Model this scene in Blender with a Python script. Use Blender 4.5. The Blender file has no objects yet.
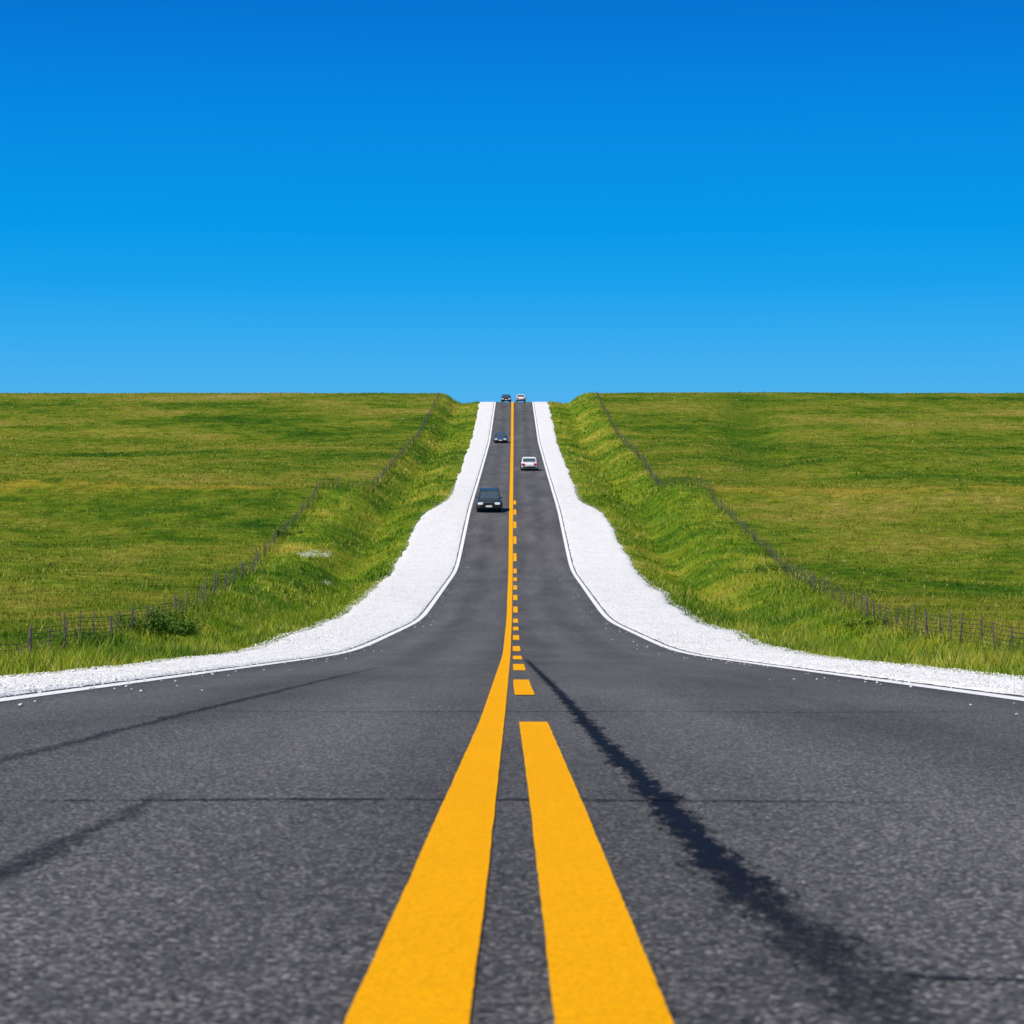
import bpy, math, numpy as np
from mathutils import Vector, Matrix
rng=np.random.default_rng(7)
scn=bpy.context.scene
# ------------------------------------------------------------ profile
_pd=[-400,55,96,156,200,272,357,470,486,500,560,700,1500,6000]
_pz=[0,0,.9,4.3,10.17,18.0,27.5,43.75,45.0,44.8,41,30,5,-10]
_fd=np.arange(-400,6000,0.5)
_fz=np.interp(_fd,_pd,_pz)
k=np.exp(-0.5*(np.arange(-40,41)*0.5/6.0)**2);k/=k.sum()
_fz=np.convolve(np.pad(_fz,40,mode='edge'),k,mode='valid')
def zr(d): return np.interp(d,_fd,_fz)
def sm(a,b,t):
    u=np.clip((t-a)/(b-a),0,1);return u*u*(3-2*u)
def nz(x,y,s,seed=0):
    r=np.random.default_rng(seed+1);o=np.zeros_like(np.asarray(x,float)+np.asarray(y,float))
    for i in range(7):
        a=r.uniform(0,6.28);f=s*r.uniform(.6,2.0);p=r.uniform(0,6.28)
        o=o+np.sin(6.283*f*(x*math.cos(a)+y*math.sin(a))+p+1.3*np.sin(6.283*f*.6*(x*math.sin(a)-y*math.cos(a))+p*2))
    return o/4.0
def gl(d): return np.interp(d,[0,25,50,75,110,160,198,216,300,470,600],[4.9,4.9,5.6,6.5,6.9,7.5,7.0,5.5,6.0,6.4,6.4])
def gout(d,side):
    return gl(d)+0.16*nz(d,d*0+side*30,.03,3)+0.09*nz(d,d*0+side*9,.21,5)+.05*nz(d,d*0+side*9,.9,6)
FL=([-60,40,51,70,110,165,210,218,226,290,470,700],[10.4,10.2,10.6,12.6,13.8,16.3,16.2,14.8,12.9,13.3,13.9,15])
FR=([-60,40,60,86,116,163,208,216,224,284,470,700],[11.2,11.2,12.2,13.3,14.7,16.6,16.2,14.8,13.2,14.3,15.4,16])
def fenx(d,side): 
    T=FL if side<0 else FR
    return np.interp(d,*T)
def gz(x,d):
    x=np.asarray(x,float);d=np.asarray(d,float)
    t=np.abs(x);b=zr(d)
    D=np.interp(d,[0,60,150,210,470],[.25,.45,1.1,1.1,.4])
    ditch=-D*np.exp(-((t-10.6)/1.7)**2)
    F=np.interp(d,[0,90,200,300,400,470,600],[.0,.0,.5,.9,1.3,1.8,1.8])
    F=F*sm(9.0,14.0,t)
    bump=.9*np.exp(-((d-212-4*nz(x,x*0,.01,8))/8.0)**2)*sm(7.5,13,t)
    und=(.5*nz(x,d,.010,11)+.26*nz(x,d,.04,12)+.07*nz(x,d,.13,14))*sm(12,26,t)*(1-.75*sm(380,450,d))*sm(50,90,d)
    swl=-.7*np.exp(-((x-(37-(400-d)*.079))/3.5)**2)*sm(225,260,d)*(1-sm(400,450,d))
    micro=.06*nz(x,d,.25,13)*sm(7.3,9,t)
    side=-0.03-0.12*sm(7.4,8.5,t)
    return b+side+ditch+F+bump+und+micro+swl
# ------------------------------------------------------------ helpers
def mesh_np(name,verts,faces,nper,mat=None,smooth=False,attr=None):
    me=bpy.data.meshes.new(name);v=np.asarray(verts,np.float32).reshape(-1,3);f=np.asarray(faces,np.int32).reshape(-1)
    me.vertices.add(len(v));me.vertices.foreach_set('co',v.ravel())
    n=len(f)//nper
    me.loops.add(len(f));me.loops.foreach_set('vertex_index',f)
    me.polygons.add(n);me.polygons.foreach_set('loop_start',np.arange(n,dtype=np.int32)*nper)
    try: me.polygons.foreach_set('loop_total',np.full(n,nper,np.int32))
    except Exception: pass
    if smooth: me.polygons.foreach_set('use_smooth',np.ones(n,bool))
    if attr is not None:
        a=me.attributes.new('gdat','FLOAT_COLOR','POINT');a.data.foreach_set('color',np.asarray(attr,np.float32).ravel())
    me.update(calc_edges=True);me.validate()
    if mat: me.materials.append(mat)
    ob=bpy.data.objects.new(name,me);scn.collection.objects.link(ob);return ob
def grid_faces(nr,nc,flip=False):
    i=np.arange(nr-1)[:,None]*nc+np.arange(nc-1)[None,:]
    q=np.stack([i,i+1,i+nc+1,i+nc],-1).reshape(-1,4)
    return q[:,::-1] if flip else q
def newmat(name):
    m=bpy.data.materials.new(name);m.use_nodes=True;nt=m.node_tree
    for n in list(nt.nodes): nt.nodes.remove(n)
    return m,nt
class N:
    def __init__(s,nt): s.nt=nt
    def n(s,t,**k):
        n=s.nt.nodes.new(t)
        for a,b in k.items(): setattr(n,a,b)
        return n
    def l(s,a,b): s.nt.links.new(a,b)
    def setin(s,inp,v):
        if isinstance(v,bpy.types.NodeSocket): s.l(v,inp)
        else: inp.default_value=v
    def m(s,op,a,b=0.0,c=None,clamp=False):
        n=s.n('ShaderNodeMath',operation=op,use_clamp=clamp)
        s.setin(n.inputs[0],a);s.setin(n.inputs[1],b)
        if c is not None: s.setin(n.inputs[2],c)
        return n.outputs[0]
    def noise(s,vec,scale,detail=3,rough=.55,sx=1,sy=1,sz=1,off=0):
        mp=s.n('ShaderNodeMapping');mp.inputs['Scale'].default_value=(sx,sy,sz);mp.inputs['Location'].default_value=(off,off*.7,0)
        s.l(vec,mp.inputs[0]);n=s.n('ShaderNodeTexNoise');n.inputs['Scale'].default_value=scale
        n.inputs['Detail'].default_value=detail;n.inputs['Roughness'].default_value=rough
        s.l(mp.outputs[0],n.inputs['Vector']);return n.outputs['Fac']
    def mr(s,v,a,b,c=0.,d=1.):
        n=s.n('ShaderNodeMapRange');s.setin(n.inputs[0],v)
        for i,x in enumerate((a,b,c,d)): n.inputs[i+1].default_value=x
        return n.outputs[0]
    def mix(s,f,a,b,bt='MIX'):
        n=s.n('ShaderNodeMix',data_type='RGBA',blend_type=bt)
        s.setin(n.inputs[0],f)
        for i,v in ((6,a),(7,b)):
            if isinstance(v,tuple): n.inputs[i].default_value=(*v,1)[:4]
            else: s.l(v,n.inputs[i])
        return n.outputs[2]
def principled(h,col,rough=.8,spec=.3,bump=None,metal=0):
    p=h.n('ShaderNodeBsdfPrincipled');o=h.n('ShaderNodeOutputMaterial')
    if isinstance(col,tuple): p.inputs['Base Color'].default_value=(*col,1)[:4]
    else: h.l(col,p.inputs['Base Color'])
    h.setin(p.inputs['Roughness'],rough);p.inputs['Specular IOR Level'].default_value=spec
    p.inputs['Metallic'].default_value=metal
    if bump is not None:
        b=h.n('ShaderNodeBump');b.inputs['Strength'].default_value=bump[1];b.inputs['Distance'].default_value=bump[2]
        h.l(bump[0],b.inputs['Height']);h.l(b.outputs[0],p.inputs['Normal'])
    h.l(p.outputs[0],o.inputs[0]);return p
def simple(name,col,rough=.6,spec=.3,metal=0,var=.15):
    m,nt=newmat(name);h=N(nt);tc=h.n('ShaderNodeTexCoord').outputs['Object']
    f=h.noise(tc,6,3);c=h.mix(h.mr(f,.3,.7,0,1),tuple(x*(1-var) for x in col),tuple(min(1,x*(1+var)) for x in col))
    principled(h,c,rough,spec,metal=metal);return m
# ------------------------------------------------------------ materials
def asphalt():
    m,nt=newmat('asphalt');h=N(nt);P=h.n('ShaderNodeTexCoord').outputs['Object']
    v=h.n('ShaderNodeTexVoronoi');v.inputs['Scale'].default_value=125;h.l(P,v.inputs['Vector'])
    sep=h.n('ShaderNodeSeparateColor');h.l(v.outputs['Color'],sep.inputs[0])
    cell=sep.outputs[0]
    v2=h.n('ShaderNodeTexVoronoi');v2.inputs['Scale'].default_value=52;h.l(P,v2.inputs['Vector'])
    sep2=h.n('ShaderNodeSeparateColor');h.l(v2.outputs['Color'],sep2.inputs[0])
    big=h.m('MULTIPLY',h.mr(sep2.outputs[1],.74,.93),h.mr(v2.outputs['Distance'],.28,.5,1,0))
    base=h.mix(h.mr(cell,.1,1.0),(.028,.028,.028),(.145,.140,.136))
    base=h.mix(h.mr(cell,.89,.98,0,.85),base,(.40,.385,.365))
    base=h.mix(h.m('MULTIPLY',big,.65),base,(.29,.28,.265))
    n1=h.noise(P,1.0,3,.6,sx=1.1,sy=.05)
    n2=h.noise(P,.35,4,.65,sx=1,sy=.3,off=4)
    n3=h.noise(P,7,4,.75)
    x=h.n('ShaderNodeSeparateXYZ');h.l(P,x.inputs[0])
    ax=h.m('ABSOLUTE',x.outputs[0])
    wp=h.m('COSINE',h.m('MULTIPLY',h.m('SUBTRACT',ax,1.0),3.7))
    t=h.m('ADD',h.m('MULTIPLY',n1,.75),h.m('MULTIPLY',n2,.8))
    t=h.m('ADD',t,h.m('MULTIPLY',n3,.4));t=h.m('ADD',t,h.m('MULTIPLY',wp,.08))
    k=h.mr(t,.65,1.30,.62,1.42)
    cc=h.n('ShaderNodeCombineColor');[h.l(k,cc.inputs[i]) for i in range(3)]
    col=h.mix(1.0,base,cc.outputs[0],'MULTIPLY')
    ht=h.m('ADD',h.m('MULTIPLY',v.outputs['Distance'],-1.0),h.m('MULTIPLY',n3,.3))
    principled(h,col,.9,.12,(ht,.7,.004));return m
def field_col(h):
    P=h.n('ShaderNodeNewGeometry').outputs['Position']
    at=h.n('ShaderNodeAttribute',attribute_name='gdat');s=h.n('ShaderNodeSeparateColor');h.l(at.outputs['Color'],s.inputs[0])
    rnd,verge,tip=s.outputs
    a=h.noise(P,1,3,.6,sx=.010,sy=.015,sz=0)
    b=h.noise(P,1,4,.65,sx=.055,sy=.045,sz=0,off=13)
    c=h.noise(P,1,4,.75,sx=.3,sy=.2,sz=0,off=31)
    e=h.noise(P,1,3,.6,sx=.004,sy=.022,sz=0,off=51)
    t=h.m('ADD',h.m('MULTIPLY',a,1.0),h.m('MULTIPLY',b,1.1));t=h.m('ADD',t,h.m('MULTIPLY',e,.5))
    t=h.m('ADD',t,h.m('MULTIPLY',c,.9))
    r=h.n('ShaderNodeValToRGB');h.l(h.mr(t,1.45,2.08),r.inputs[0]);el=r.color_ramp.elements
    el[0].position=0;el[0].color=(.035,.105,.005,1);el[1].position=1;el[1].color=(.38,.30,.07,1)
    for p,cl in ((.22,(.078,.155,.007,1)),(.42,(.145,.205,.012,1)),(.62,(.22,.245,.022,1)),(.8,(.28,.26,.035,1))):
        q=el.new(p);q.color=cl
    vr=h.n('ShaderNodeValToRGB');h.l(h.mr(h.m('ADD',h.m('MULTIPLY',b,.7),h.m('MULTIPLY',c,.7)),.54,.87),vr.inputs[0]);el=vr.color_ramp.elements
    el[0].color=(.055,.145,.008,1);el[1].color=(.46,.39,.055,1);q=el.new(.35);q.color=(.14,.235,.012,1);q=el.new(.65);q.color=(.26,.31,.022,1)
    col=h.mix(verge,r.outputs[0],vr.outputs[0])
    sx=h.n('ShaderNodeSeparateXYZ');h.l(P,sx.inputs[0]);X,Y=sx.outputs[0],sx.outputs[1]
    nv=h.m('SUBTRACT',1.0,verge)
    yy=h.m('ADD',Y,h.m('MULTIPLY',h.m('SUBTRACT',b,.5),9))
    ln=h.m('MULTIPLY',h.mr(h.m('ABSOLUTE',h.m('SUBTRACT',yy,210)),1,4.5,1,0),h.mr(c,.38,.6))
    col=h.mix(h.m('MULTIPLY',h.m('MULTIPLY',ln,nv),.7),col,(.42,.31,.035))
    lx=h.m('SUBTRACT',X,h.m('MULTIPLY_ADD',Y,.079,5.4));lx=h.m('ADD',lx,h.m('MULTIPLY',h.m('SUBTRACT',b,.5),8))
    sw=h.m('MULTIPLY',h.mr(h.m('ABSOLUTE',lx),1,5,1,0),h.mr(Y,225,260));sw=h.m('MULTIPLY',sw,h.mr(c,.35,.6))
    col=h.mix(h.m('MULTIPLY',sw,.6),col,(.05,.13,.005))
    return P,col,rnd,verge,tip
def ground_mat():
    m,nt=newmat('field_ground');h=N(nt);P,col,rnd,verge,tip=field_col(h)
    f=h.noise(P,.9,5,.8);g=h.mr(f,.3,.7,.38,1.22)
    cc=h.n('ShaderNodeCombineColor');[h.l(g,cc.inputs[i]) for i in range(3)]
    c=h.mix(1.0,col,cc.outputs[0],'MULTIPLY')
    principled(h,c,.95,.03,(f,1.0,.4));return m
def grass_mat():
    m,nt=newmat('grass_blades');h=N(nt);P,col,rnd,verge,tip=field_col(h)
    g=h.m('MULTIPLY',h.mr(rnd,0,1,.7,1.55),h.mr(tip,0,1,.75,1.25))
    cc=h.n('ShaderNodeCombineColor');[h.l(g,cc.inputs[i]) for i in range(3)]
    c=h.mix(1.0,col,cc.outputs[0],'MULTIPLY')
    c=h.mix(h.mr(rnd,.80,.93,0,.75),c,(.55,.46,.15))
    c=h.mix(h.m('MULTIPLY',h.mr(rnd,.970,.974),tip),c,(.85,.50,.02))
    d=h.n('ShaderNodeBsdfDiffuse');t=h.n('ShaderNodeBsdfTranslucent');mx=h.n('ShaderNodeMixShader');mx.inputs[0].default_value=.3
    h.l(c,d.inputs[0]);h.l(c,t.inputs[0]);h.l(d.outputs[0],mx.inputs[1]);h.l(t.outputs[0],mx.inputs[2])
    o=h.n('ShaderNodeOutputMaterial');h.l(mx.outputs[0],o.inputs[0]);return m
def gravel_mat():
    m,nt=newmat('white_gravel');h=N(nt);P=h.n('ShaderNodeTexCoord').outputs['Object']
    v=h.n('ShaderNodeTexVoronoi');v.inputs['Scale'].default_value=22;h.l(P,v.inputs['Vector'])
    s=h.n('ShaderNodeSeparateColor');h.l(v.outputs['Color'],s.inputs[0])
    b=h.noise(P,.8,5,.7,sy=.5);f=h.noise(P,3.5,4,.75,off=3)
    c=h.mix(h.mr(s.outputs[0],.0,.75),(.58,.565,.535),(.88,.865,.84))
    c=h.mix(h.mr(b,.50,.72,0,.5),c,(.64,.61,.55))
    c=h.mix(h.mr(f,.56,.74,0,.55),c,(.48,.455,.41))
    ht=h.m('ADD',h.m('MULTIPLY',v.outputs['Distance'],-1.),f)
    principled(h,c,.92,.1,(ht,.6,.03));return m
def paint(name,col,dirty,spec=.05,wear=(.10,.095,.09)):
    m,nt=newmat(name);h=N(nt);P=h.n('ShaderNodeTexCoord').outputs['Object']
    n=h.noise(P,2.2,4,.7,sy=.4);f=h.noise(P,110,3,.7);g=h.noise(P,16,6,.85,off=2)
    c=h.mix(h.mr(n,.35,.7,0,.6),col,dirty)
    c=h.mix(h.mr(f,.45,.70,0,.6),c,tuple(x*.55 for x in col))
    c=h.mix(h.mr(g,.60,.70,0,.5),c,wear)
    principled(h,c,.75,spec,(f,.8,.005));return m
def dark_mark_mat():
    m,nt=newmat('dark_mark');h=N(nt);P=h.n('ShaderNodeTexCoord').outputs['Object']  # near-black strip colour broken up by noise, for streaks and cracks
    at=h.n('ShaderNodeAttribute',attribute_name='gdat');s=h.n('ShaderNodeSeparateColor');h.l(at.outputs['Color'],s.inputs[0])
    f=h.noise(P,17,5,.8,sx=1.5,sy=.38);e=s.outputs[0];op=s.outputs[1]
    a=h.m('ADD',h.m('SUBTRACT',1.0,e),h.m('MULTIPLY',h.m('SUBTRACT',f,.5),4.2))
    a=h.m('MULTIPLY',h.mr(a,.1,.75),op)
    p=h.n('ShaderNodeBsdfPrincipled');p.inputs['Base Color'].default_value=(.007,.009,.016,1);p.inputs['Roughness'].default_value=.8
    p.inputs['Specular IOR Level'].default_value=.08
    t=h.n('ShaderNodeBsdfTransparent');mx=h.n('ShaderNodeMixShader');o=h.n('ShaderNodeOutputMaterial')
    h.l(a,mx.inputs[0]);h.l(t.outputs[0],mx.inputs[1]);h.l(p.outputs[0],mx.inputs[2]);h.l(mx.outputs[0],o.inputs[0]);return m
M_as=asphalt();M_gr=ground_mat();M_gs=grass_mat();M_gv=gravel_mat()
M_y=paint('yellow_road_paint',(.93,.415,.0012),(.86,.38,.002),.02,(.45,.22,.015));M_w=paint('white_road_paint',(.88,.87,.85),(.82,.81,.79));M_dk=dark_mark_mat()
# ------------------------------------------------------------ ground
rows=np.concatenate([np.arange(-300,-20,20),np.arange(-20,520,1.0),np.arange(520,800,10),np.geomspace(800,5500,20)])
half=np.concatenate([np.arange(0,20,.5),np.arange(20,60,2),np.arange(60,150,5),np.geomspace(150,4000,24)])
cols=np.concatenate([-half[:0:-1],half])
X,D=np.meshgrid(cols,rows);Z=gz(X,D)
verge=1-sm(-1.2,1.2,np.abs(X)-np.where(X<0,fenx(D,-1),fenx(D,1)))
att=np.stack([X*0+.5,verge,X*0,X*0+1],-1)
mesh_np('grass_field_ground',np.stack([X,D,Z],-1),grid_faces(*X.shape),4,M_gr,True,att)
rr=np.concatenate([np.arange(-300,-20,20),np.arange(-20,520,1.0),np.arange(520,1500,20)])
rc=np.array([-3.86,-2.5,-1.2,0,1.2,2.5,3.86])
X,D=np.meshgrid(rc,rr);Z=zr(D)+0*X
mesh_np('road',np.stack([X,D,Z],-1),grid_faces(*X.shape),4,M_as,True)
def strip(xl,xr,ds,z0=.004):
    xl=np.broadcast_to(xl,ds.shape);xr=np.broadcast_to(xr,ds.shape);z=zr(ds)+z0
    v=np.stack([np.stack([xl,ds,z],-1),np.stack([xr,ds,z],-1)],1);return v.reshape(-1,3),grid_faces(len(ds),2)
def join(parts,name,mat,smooth=False):
    V=[];F=[];o=0
    for v,f in parts: V.append(v);F.append(f+o);o+=len(v)
    return mesh_np(name,np.concatenate(V),np.concatenate(F),4,mat,smooth)
ds=np.concatenate([np.arange(-20,20,.03),np.arange(20,60,.25),np.arange(60,700,1.)])
w=np.interp(ds,[0,6,13,40,110,205,470],[.157,.150,.132,.150,.22,.31,.42])
def jt(q,s): return np.where(q<20,.0009*nz(q,q*0,1.0,s)+.0009*nz(q,q*0,11,s+3),.001*nz(q,q*0,.5,s))
jit=lambda s: jt(ds,s)
lr_=-.052-np.interp(ds,[3,4.5,15,70],[.004,0,0,.03])
parts=[strip(lr_-w+jit(1),lr_+jit(2),ds,.005)]
segs=[(-15,13.3)]+[(18.9+11.8*i,24.8+11.8*i) for i in range(17)]
for a,b in segs:
    q=np.arange(a,b+.01,.03 if a<40 else .5)
    ww=np.interp(q,[0,40,110,205],[.145,.16,.19,.22])
    of=np.interp(q,[3,7,13,22,60,200],[.05,.045,.028,-.005,-.03,-.045])
    parts.append(strip(of+jt(q,7),of+ww+jt(q,8),q,.005))
join(parts,'yellow_centre_line',M_y)
we=np.interp(ds,[0,60,200,470],[.18,.18,.22,.28])
join([strip(-3.68+jit(4)*2,-3.68+we,ds,.005),strip(3.68-we,3.68+jit(5)*2,ds,.005)],'white_edge_line',M_w)
# gravel shoulder
parts=[];gd=np.concatenate([np.arange(-20,140,.25),np.arange(140,700,.75)])
for s in (-1,1):
    inn=3.755+.03*nz(gd,gd*0,.8,20+s)+.02*nz(gd,gd*0,2.0,22+s);out=gout(gd,s)
    C=[];zz=[]
    for u in (0,.03,.16,.3,.44,.58,.72,.84,.94,1.0,1.12):
        if u<=1: c=inn+(out-inn)*u
        else: c=out+.25
        lump=.02*nz(c,gd,.7,31)+.012*nz(c,gd,1.6,33)
        z=zr(gd)+(.006 if u==0 else .016+abs(lump) if u<.95 else (-.02 if u==1 else -.28))
        C.append(c);zz.append(z)
    C=np.stack(C,1)*s;zz=np.stack(zz,1);Y=np.repeat(gd[:,None],C.shape[1],1)
    parts.append((np.stack([C,Y,zz],-1).reshape(-1,3),grid_faces(*C.shape,flip=s<0)))
join(parts,'gravel_shoulder',M_gv,True)
# loose stones
def stones(n,d0,d1,s0,s1):
    sd=rng.uniform(d0,d1,n);side=rng.choice([-1,1],n)
    u=rng.uniform(0,1,n);o=np.where(side>0,gout(sd,1),gout(sd,-1))
    sx=3.80+(o+.25-3.80)*u
    stray=rng.uniform(size=n)<.012;sx=np.where(stray,3.8-rng.exponential(.25,n),sx)
    sz=rng.uniform(s0,s1,n)
    V=octv[None]*rng.uniform(.6,1.2,(n,6,1));V=V*sz[:,None,None]*np.array([1,1,.6])
    an=rng.uniform(0,6.28,n);c_,s_=np.cos(an)[:,None],np.sin(an)[:,None]
    V=np.stack([V[...,0]*c_-V[...,1]*s_,V[...,0]*s_+V[...,1]*c_,V[...,2]],-1)
    V+=np.stack([sx*side,sd,zr(sd)+np.where(stray,.004,.018)+sz*.25],-1)[:,None,:];return V
octv=np.array([[1,0,0],[-1,0,0],[0,1,0],[0,-1,0],[0,0,1],[0,0,-1]],float)
octf=np.array([[0,2,4],[2,1,4],[1,3,4],[3,0,4],[2,0,5],[1,2,5],[3,1,5],[0,3,5]])
V=np.concatenate([stones(34000,12,60,.008,.022),stones(22000,55,130,.014,.034),stones(9000,120,240,.022,.045)]);n=len(V)
mesh_np('gravel_stones',V,(octf[None]+np.arange(n)[:,None,None]*6),3,M_gv)
# dark ragged streaks and cracks on the road
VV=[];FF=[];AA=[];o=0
def mark_strip(path,wid,opac,seed,step=.03):
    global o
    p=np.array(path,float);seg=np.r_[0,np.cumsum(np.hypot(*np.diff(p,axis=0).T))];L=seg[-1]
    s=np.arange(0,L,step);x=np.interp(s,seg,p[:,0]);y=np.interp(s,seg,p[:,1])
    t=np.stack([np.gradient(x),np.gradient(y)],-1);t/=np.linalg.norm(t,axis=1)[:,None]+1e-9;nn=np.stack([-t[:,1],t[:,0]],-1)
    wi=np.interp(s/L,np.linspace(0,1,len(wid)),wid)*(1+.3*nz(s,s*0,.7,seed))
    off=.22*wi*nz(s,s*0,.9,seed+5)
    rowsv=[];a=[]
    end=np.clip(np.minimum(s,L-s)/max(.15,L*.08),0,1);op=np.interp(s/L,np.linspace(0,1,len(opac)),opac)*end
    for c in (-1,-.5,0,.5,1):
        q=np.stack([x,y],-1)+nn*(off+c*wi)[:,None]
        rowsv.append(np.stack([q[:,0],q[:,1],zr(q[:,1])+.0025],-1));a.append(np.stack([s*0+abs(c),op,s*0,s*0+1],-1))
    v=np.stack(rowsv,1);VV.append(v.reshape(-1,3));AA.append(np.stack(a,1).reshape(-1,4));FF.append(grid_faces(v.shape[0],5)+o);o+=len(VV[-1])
mark_strip([(.54,2.2),(.50,3.0),(.47,3.7),(.44,4.6),(.425,6),(.415,8.2),(.39,11),(.36,19),(.30,28),(.2,44)],[.10,.065,.055,.055,.055,.055,.055,.055,.055,.055],[1,1,.95,.9,.85,.8,.75,.7,.6,.5],1)  # dark streak along the lane, widest at the near end
mark_strip([(.46,3.62),(.58,3.52),(.70,3.50),(.85,3.42)],[.03,.022,.018,.016],[.9,.8,.75,.6],2)
mark_strip([(-1.5,7.15),(-.6,7.22),(0.1,7.2),(.8,7.12),(1.3,7.05)],[.04,.045,.05,.05,.05],[.65,.7,.5,.5,.2],3)
mark_strip([(-2.3,15.1),(-.8,15),(.8,15.1),(1.7,14.9),(3.0,15)],[.09]*5,[.15,.35,.45,.45,.2],4)
mark_strip([(-1.00,4.0),(-1.04,5),(-1.02,6.2),(-1.05,7.6)],[.06,.06,.05,.03],[.4,.45,.35,.2],5)
mark_strip([(-1.95,7),(-1.92,9.4),(-1.92,15),(-1.88,24),(-1.8,34)],[.06,.06,.07,.07],[.3,.45,.35,.15],6)
mark_strip([(-3.4,26.3),(-1,26),(1,26.2),(3.5,25.9)],[.1]*4,[.2,.3,.3,.2],7)
mesh_np('road_dark_marks',np.concatenate(VV),np.concatenate(FF),4,M_dk,True,np.concatenate(AA))
# ------------------------------------------------------------ grass
Vs=[];As=[]
def blades(d0,d1,dens,tmax,wd,hf,hv,tmin=4.4):
    tm=tmax*d1+3;A=(d1-d0)*2*tm;n=int(A*dens)
    d=rng.uniform(d0,d1,n);x=rng.uniform(-tm,tm,n);t=np.abs(x)
    g=np.where(x<0,gout(d,-1),gout(d,1));ok=(t>g-.12+rng.exponential(.16,n))&(t<tmax*d+3)&(t>tmin)
    cl=nz(x,d,.7,41)*.6+nz(x,d,.25,42)*.5;ok&=(rng.uniform(-1.3,1.0,n)<cl+.25)
    d,x,t,cl,g=d[ok],x[ok],t[ok],cl[ok],g[ok];n=len(d)
    fx=np.where(x<0,fenx(d,-1),fenx(d,1));v=1-sm(-1.0,1.0,t-fx)
    edge=sm(0,1.2,t-g)
    tuft=sm(.35,.8,nz(x,d,.33,77))
    hh=(hf+(hv-hf)*v)*rng.uniform(.5,1.25,n)*(1+.35*np.clip(cl,-1,1))*(.45+.55*edge)*(1+.6*tuft)
    hh=hh*(1+.6*np.exp(-((t-fx)/.6)**2))
    an=rng.uniform(0,6.28,n);ww=wd*rng.uniform(.6,1.4,n)
    z=gz(x,d);dx,dy=np.cos(an)*ww,np.sin(an)*ww
    la=rng.uniform(0,6.28,n);ll=hh*rng.uniform(.2,.9,n)
    b0=np.stack([x-dx,d-dy,z-.03],-1);b1=np.stack([x+dx,d+dy,z-.03],-1)
    tp=np.stack([x+np.cos(la)*ll,d+np.sin(la)*ll,z+hh],-1)
    Vs.append(np.stack([b0,b1,tp],1).reshape(-1,3))
    dry=sm(.0,.7,nz(x,d,.16,91))*(.35+.65*v)+.9*np.exp(-((t-g)/.6)**2)
    r=rng.uniform(0,1,n);r=np.where(rng.uniform(size=n)<.34*dry,.8+.2*r,r*.975)
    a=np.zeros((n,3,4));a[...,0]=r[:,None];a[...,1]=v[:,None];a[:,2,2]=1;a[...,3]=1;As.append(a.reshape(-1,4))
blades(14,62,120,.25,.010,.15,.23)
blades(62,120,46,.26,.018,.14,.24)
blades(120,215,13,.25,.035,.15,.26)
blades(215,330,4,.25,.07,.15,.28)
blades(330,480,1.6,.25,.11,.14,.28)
V=np.concatenate(Vs);nt_=len(V)//3
print('blades',nt_)
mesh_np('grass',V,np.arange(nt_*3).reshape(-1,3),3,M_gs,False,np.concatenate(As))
# ------------------------------------------------------------ weeds / bushes
def leafcloud(name,cx,cd,rx,ry,h,n,leaf,mat,lobes=7,seed=0):
    r=np.random.default_rng(seed)
    lo=np.stack([r.uniform(-.75,.75,lobes)*rx,r.uniform(-.7,.7,lobes)*ry,r.uniform(.25,.65,lobes)*h],-1);lr=r.uniform(.25,.5,lobes)*min(rx,1.2*h)
    i=r.integers(0,lobes,n);u=r.normal(size=(n,3));u/=np.linalg.norm(u,axis=1)[:,None]
    p=lo[i]+u*lr[i][:,None]*r.uniform(.5,1.1,(n,1))*np.array([1.2,1.2,.8]);p[:,2]=np.abs(p[:,2])*r.uniform(.7,1.1,n)
    a=r.normal(size=(n,3));a/=np.linalg.norm(a,axis=1)[:,None];b=np.cross(a,r.normal(size=(n,3)));b/=np.linalg.norm(b,axis=1)[:,None]
    L=leaf*r.uniform(.6,1.4,(n,1));q=np.stack([p-a*L,p+b*L*.4,p+a*L,p-b*L*.4],1)
    q[...,0]+=cx;q[...,1]+=cd;q[...,2]+=gz(np.array([cx]),np.array([cd]))[0]
    return mesh_np(name,q,np.arange(n*4).reshape(-1,4),4,mat)
M_b=simple('bush_leaves',(.07,.14,.014),.7,.1,var=.6);M_b2=simple('weed_leaves',(.15,.22,.02),.7,.1,var=.5)
M_f=simple('white_flowers',(.72,.72,.58),.8,.1,var=.2)
leafcloud('bush',-12.2,86,1.5,1.0,.85,3600,.055,M_b,12,1)
leafcloud('bush',-11.0,72,1.3,.6,.38,1500,.05,M_b2,9,2)
leafcloud('bush',-13.6,98,1.1,.8,.5,1400,.05,M_b2,8,3)
leafcloud('bush',13.0,92,1.0,.6,.38,1400,.05,M_b2,6,4)
leafcloud('bush',15.6,150,1.4,.8,.5,1300,.06,M_b2,8,5)
leafcloud('bush',-16.2,176,1.6,.9,.6,1500,.06,M_b2,8,6)
leafcloud('bush',-10.4,131,1.5,.9,.45,1300,.05,M_b2,8,7)
leafcloud('wildflower_patch',-13.0,163,1.2,3.2,.6,900,.04,M_f,26,8)
leafcloud('wildflower_patch',-11.5,150,.7,1.4,.45,120,.03,M_f,12,9)
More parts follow.
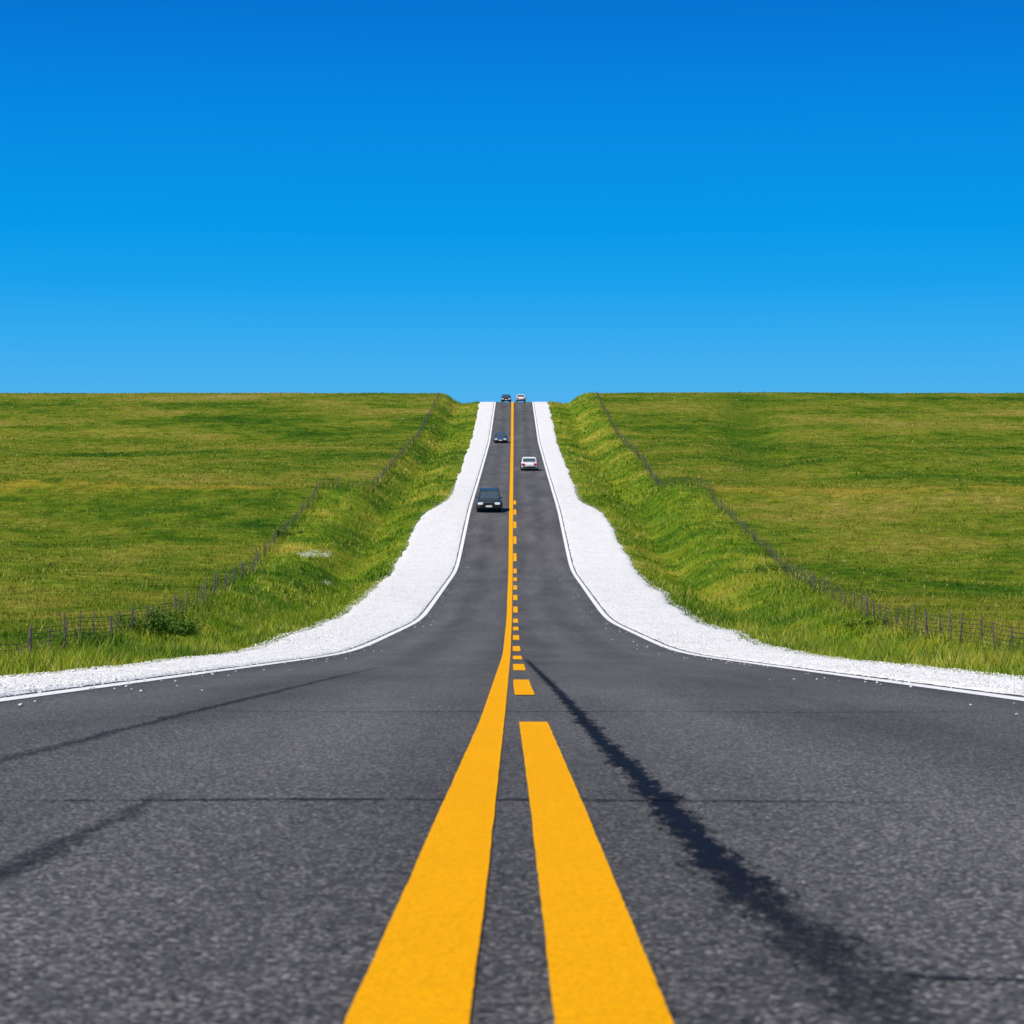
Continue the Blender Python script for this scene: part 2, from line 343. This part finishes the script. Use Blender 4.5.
# ------------------------------------------------------------ fences
M_p=simple('weathered_wood_post',(.095,.082,.065),.9,.1,var=.4);M_wire=simple('fence_wire',(.07,.065,.06),.7,.3,metal=.3)
def cyl(p0,p1,r0,r1,ns=6):
    p0=np.array(p0,float);p1=np.array(p1,float);d=p1-p0;d/=np.linalg.norm(d);a=np.cross(d,[0.31,.2,.93]) if abs(d[2])<.9 else np.cross(d,[1,0,0])
    a/=np.linalg.norm(a);b=np.cross(d,a);t=np.arange(ns)*2*math.pi/ns
    c=np.cos(t)[:,None]*a+np.sin(t)[:,None]*b
    v=np.concatenate([p0+c*r0,p1+c*r1,[p1+d*r1*.3]]);i=np.arange(ns);j=(i+1)%ns
    f=[[x,y,y+ns,x+ns] for x,y in zip(i,j)]+[[x+ns,y+ns,2*ns,2*ns] for x,y in zip(i,j)]
    return v,f
def polymesh(name,parts,mat,parent=None,smooth=False):
    V=[];F=[];o=0
    for v,f in parts:
        for q in f:
            q=[int(k)+o for k in q]
            if len(q)==4 and q[2]==q[3]: q=q[:3]
            F.append(q)
        V+= [tuple(map(float,p)) for p in v];o+=len(v)
    me=bpy.data.meshes.new(name);me.from_pydata(V,[],F);me.update()
    me.materials.append(mat)
    if smooth:
        for p in me.polygons:p.use_smooth=True
    ob=bpy.data.objects.new(name,me);scn.collection.objects.link(ob)
    if parent: ob.parent=parent
    return ob
for s in (-1,1):
    e=bpy.data.objects.new('wire_fence',None);scn.collection.objects.link(e)
    pd=np.arange(20,462,2.8);pd=pd+rng.uniform(-.5,.5,len(pd))
    px=s*(fenx(pd,s)+rng.normal(0,.10,len(pd)));pz=gz(px,pd);pp=[]
    for i,(x,y,z) in enumerate(zip(px,pd,pz)):
        H=.86+rng.normal(0,.09);big=(i%7==0);r=.05 if big else .028
        lx,ly=rng.normal(0,.06,2)
        pp.append(cyl((x,y,z-.2),(x+lx,y+ly,z+H*(1.12 if big else 1)),r,r*.85))
    polymesh('posts',pp,M_p,e,True)
    ww=[]
    for hgt in (.15,.27,.39,.51,.63,.75):
        for i in range(len(pd)-1):
            a=(px[i]+s*-.03,pd[i],pz[i]+hgt);b=(px[i+1]+s*-.03,pd[i+1],pz[i+1]+hgt)
            mid=tuple((np.array(a)+np.array(b))/2-np.array([0,0,.02]))
            ww.append(cyl(a,mid,.008,.008,4));ww.append(cyl(mid,b,.008,.008,4))
    polymesh('wires',ww,M_wire,e)
# ------------------------------------------------------------ cars
def carpaint(name,col,metal=.2):
    m,nt=newmat(name);h=N(nt);P=h.n('ShaderNodeTexCoord').outputs['Object'];f=h.noise(P,3,3)
    c=h.mix(h.mr(f,.4,.8,0,.25),col,(.25,.22,.18));p=principled(h,c,.38,.35,metal=metal);p.inputs['Coat Weight'].default_value=.2;p.inputs['Coat Roughness'].default_value=.15;return m
M_glass=simple('tinted_glass',(.06,.085,.10),.08,1.0,var=.1);M_rub=simple('tyre_rubber',(.015,.015,.015),.85,.2);M_rim=simple('alloy_rim',(.45,.45,.46),.35,.5,metal=.8)
M_blk=simple('black_trim',(.012,.012,.013),.55,.3);M_hl=simple('headlamp_lens',(.85,.87,.88),.15,.8);M_tl=simple('tail_lamp_lens',(.75,.012,.01),.2,.6);M_pl=simple('licence_plate_white',(.7,.7,.68),.5,.3)
def ring(y,pts):
    return [(x,y,z) for x,z in pts]+[(-x,y,z) for x,z in pts[::-1]]
def loft(st):
    v=[];f=[];n=len(st[0])
    for r in st: v+=r
    for i in range(len(st)-1):
        for j in range(n):
            k=(j+1)%n;f.append([i*n+j,i*n+k,(i+1)*n+k,(i+1)*n+j])
    f.append(list(range(n))[::-1]);f.append([(len(st)-1)*n+j for j in range(n)])
    return v,f
def box(c,s,ch=.15):
    x,y,z=c;a,b,d=[q/2 for q in s];k=min(a,b,d)*ch*2
    def r(yy,i): 
        A,Dd=a-i,d-i
        return [(x+px,yy,z+pz) for px,pz in ((A-k,-Dd),(A,-Dd+k),(A,Dd-k),(A-k,Dd),(-A+k,Dd),(-A,Dd-k),(-A,-Dd+k),(-A+k,-Dd))]
    k2=k*.6
    return loft([r(y-b,k2*.8),r(y-b+k2,0),r(y+b-k2,0),r(y+b,k2*.8)])
def make_car(name,paintm,x,d,away,suv):
    L,W,H=(4.75,.95,1.72) if suv else (4.6,.89,1.44)
    e=bpy.data.objects.new(name,None);scn.collection.objects.link(e)
    hb=1.06 if suv else .92;hood=1.02 if suv else .86;tr=1.05 if suv else .98;zb=.30 if suv else .22
    h2=L/2
    def sec(w,zt,zb_=zb):
        return [(w*.80,zb_),(w*.95,zb_+.05),(w*.99,zb_+.22),(w,zb_+(zt-zb_)*.55),(w*.975,zt-.14),(w*.93,zt-.04),(w*.80,zt),(w*.4,zt+.025)]
    st=[(-h2,W*.84,tr-.30,zb+.12),(-h2+.05,W*.90,tr-.12,zb+.06),(-h2+.22,W*.96,tr-.02,zb),(-h2+.9,W,hb,zb),(-.3,W,hb,zb),(h2-1.45,W*.99,hb-.02,zb),(h2-1.2,W*.98,hood,zb),(h2-.45,W*.95,hood-.06,zb),(h2-.12,W*.90,hood-.16,zb+.02),(h2,W*.80,hood-.30,zb+.10)]
    polymesh('body',[loft([ring(y,sec(w,zt,q)) for y,w,zt,q in st])],paintm,e,True)
    rb,rt,ft,fb=( -h2+.12,-h2+.50,.55,1.25) if suv else (-h2+.55,-.95-.25,.30,1.15)
    wb,wt=W*.90,W*.76
    def gs(y,z0,z1,w0,w1): return ring(y,[(w0,z0),(w0*.4+w1*.6,z0*.45+z1*.55),(w1,z1-.05),(w1*.92,z1)])
    z0=hb-.06
    polymesh('windows',[loft([gs(rb,z0-.0,z0+.06,wb*.93,wb*.9),gs(rt,z0,H-.05,wb,wt*.97),gs((rt+ft)/2,z0,H-.03,wb,wt),gs(ft,z0,H-.06,wb,wt*.97),gs(fb,z0,z0+.06,wb*.95,wb*.92)])],M_glass,e,False)
    rf=[loft([ring(rt-.12,[(wt*.90,H-.12),(wt*.85,H-.07)]),ring(rt+.05,[(wt*1.03,H-.08),(wt*.9,H-.01)]),ring((rt+ft)/2,[(wt*1.05,H-.07),(wt*.9,H+.01)]),ring(ft-.05,[(wt*1.03,H-.08),(wt*.9,H-.02)]),ring(ft+.08,[(wt*.92,H-.13),(wt*.85,H-.09)])])]
    for s in (-1,1):
        for (ya,za,xa),(yb_,zb2,xb) in (((fb,z0+.03,wb*.95),(ft,H-.07,wt)),((.0-.15,z0,wb+.005),(-.2,H-.07,wt+.01)),((rb,z0+.03,wb*.93),(rt,H-.07,wt))):
            rf.append(cyl((s*xa,ya,za),(s*xb,yb_,zb2),.045,.04,6))
    polymesh('roof_and_pillars',rf,paintm,e,False)
    wh=[];rm=[];ar=[]
    R=.37 if suv else .33
    for yy in (h2-.92,-h2+.98):
        for s in (-1,1):
            wh.append(cyl((s*(W-.26),yy,R),(s*(W-.01),yy,R),R,R,20));rm.append(cyl((s*(W-.05),yy,R),(s*(W+.004),yy,R),R*.62,R*.58,14))
            ar.append(cyl((s*(W-.3),yy,R+.03),(s*(W-.006),yy,R+.03),R+.07,R+.07,20))
    polymesh('tyres',wh,M_rub,e);polymesh('wheel_rims',rm,M_rim,e);polymesh('wheel_arches',ar,M_blk,e)
    tz=hood-.30
    blk=[box((0,h2-.02,tz-.02),(W*.95,.10,.17)),box((0,h2-.06,zb+.16),(W*1.5,.16,.16)),box((0,-h2+.04,zb+.16),(W*1.6,.16,.18)),box((0,0,zb+.0),(W*1.7,L*.8,.1))]
    polymesh('grille_and_bumpers',blk,M_blk,e)
    polymesh('headlamps',[box((s*W*.70,h2-.04,tz+.0),(.44,.2,.19),.3) for s in (-1,1)],M_hl,e)
    polymesh('tail_lamps',[box((s*W*.74,-h2+.02,tr-.24),(.40 if not suv else .2,.2,.2 if not suv else .34),.3) for s in (-1,1)],M_tl,e)
    polymesh('plates',[box((0,-h2-.01,tr-.36),(.5,.03,.16)),box((0,h2+.03,zb+.22),(.5,.03,.15))],M_pl,e)
    mir=[box((s*(W+.05),.85 if not suv else .95,hb+.04),(.17,.10,.12),.35) for s in (-1,1)]
    polymesh('mirrors',mir,paintm if suv else M_blk,e)
    if suv: polymesh('roof_rails',[cyl((s*wt*.93,rt+.1,H+.05),(s*wt*.93,ft-.1,H+.05),.025,.025) for s in (-1,1)],M_blk,e)
    else: polymesh('rear_shelf_trim',[box((0,-h2+.13,tr-.02),(W*1.3,.1,.04))],paintm,e)
    sl=(zr(d+1)-zr(d-1))/2;fw=Vector((0,1,sl)).normalized()*(1 if away else -1);up=Vector((0,-sl,1)).normalized();rt_=fw.cross(up)
    M=Matrix((rt_,fw,up)).transposed().to_4x4();M.translation=Vector((x,d,float(zr(d))+.005));e.matrix_world=M
P_d=carpaint('dark_teal_car_paint',(.025,.045,.05));P_b=carpaint('blue_car_paint',(.04,.09,.19));P_w=carpaint('white_car_paint',(.82,.82,.82),0);P_k=carpaint('black_car_paint',(.012,.014,.02))
make_car('suv',P_d,-1.98,200,False,True)
make_car('car',P_b,-1.90,354,False,False)
make_car('car',P_w,1.65,272,True,False)
make_car('car',P_k,-1.5,478,False,False)
make_car('car',P_w,1.3,476,True,False)
# ------------------------------------------------------------ world, sun, camera
el,az=math.radians(50),math.radians(222)
wd=bpy.data.worlds.new("World");scn.world=wd;wd.use_nodes=True;nt=wd.node_tree
for n_ in list(nt.nodes): nt.nodes.remove(n_)
h=N(nt);sk=h.n('ShaderNodeTexSky',sky_type='NISHITA');sk.sun_disc=False;sk.sun_elevation=el;sk.sun_rotation=az
tc=h.n('ShaderNodeTexCoord');sp=h.n('ShaderNodeSeparateXYZ');h.l(tc.outputs['Generated'],sp.inputs[0])
r=h.n('ShaderNodeValToRGB');h.l(sp.outputs[2],r.inputs[0]);E=r.color_ramp.elements
def s2l(c): return tuple((x/255/12.92 if x<11 else ((x/255+.055)/1.055)**2.4) for x in c)+(1,)
stops=[(0,(110,190,238)),(.094,(76,177,238)),(.118,(50,169,238)),(.138,(20,160,236)),(.16,(0,152,233)),(.19,(0,141,227)),(.22,(0,128,219)),(.25,(0,112,207)),(.5,(10,80,160)),(1,(20,70,135))]
E[0].position=0;E[0].color=s2l(stops[0][1]);E[1].position=1;E[1].color=s2l(stops[-1][1])
for p,c in stops[1:-1]:
    q=E.new(p);q.color=s2l(c)
b1=h.n('ShaderNodeBackground');b1.inputs[1].default_value=1.0;h.l(r.outputs[0],b1.inputs[0])
b2=h.n('ShaderNodeBackground');b2.inputs[1].default_value=.0008;h.l(sk.outputs[0],b2.inputs[0])
ad=h.n('ShaderNodeAddShader');h.l(b1.outputs[0],ad.inputs[0]);h.l(b2.outputs[0],ad.inputs[1])
ow=h.n('ShaderNodeOutputWorld');h.l(ad.outputs[0],ow.inputs[0])
sl=bpy.data.lights.new('sun','SUN');sl.energy=4.8;sl.angle=math.radians(.5);sl.color=(1,.94,.83)
so=bpy.data.objects.new('sun',sl);scn.collection.objects.link(so)
dv=Vector((math.sin(az)*math.cos(el),math.cos(az)*math.cos(el),math.sin(el)));so.rotation_euler=dv.to_track_quat('Z','Y').to_euler();so.location=(0,0,80)
cam=bpy.data.cameras.new('camera');co=bpy.data.objects.new('camera',cam);scn.collection.objects.link(co)
cam.sensor_width=36;cam.lens=36*2500/1024;cam.clip_start=.1;cam.clip_end=10000
co.location=(0,0,.485);co.rotation_euler=(math.radians(90)+math.atan(119/2500),0,2/2500)
cam.dof.use_dof=True;cam.dof.focus_distance=40;cam.dof.aperture_fstop=13
scn.camera=co
scn.view_settings.view_transform='Standard';scn.view_settings.look='None';scn.view_settings.exposure=0
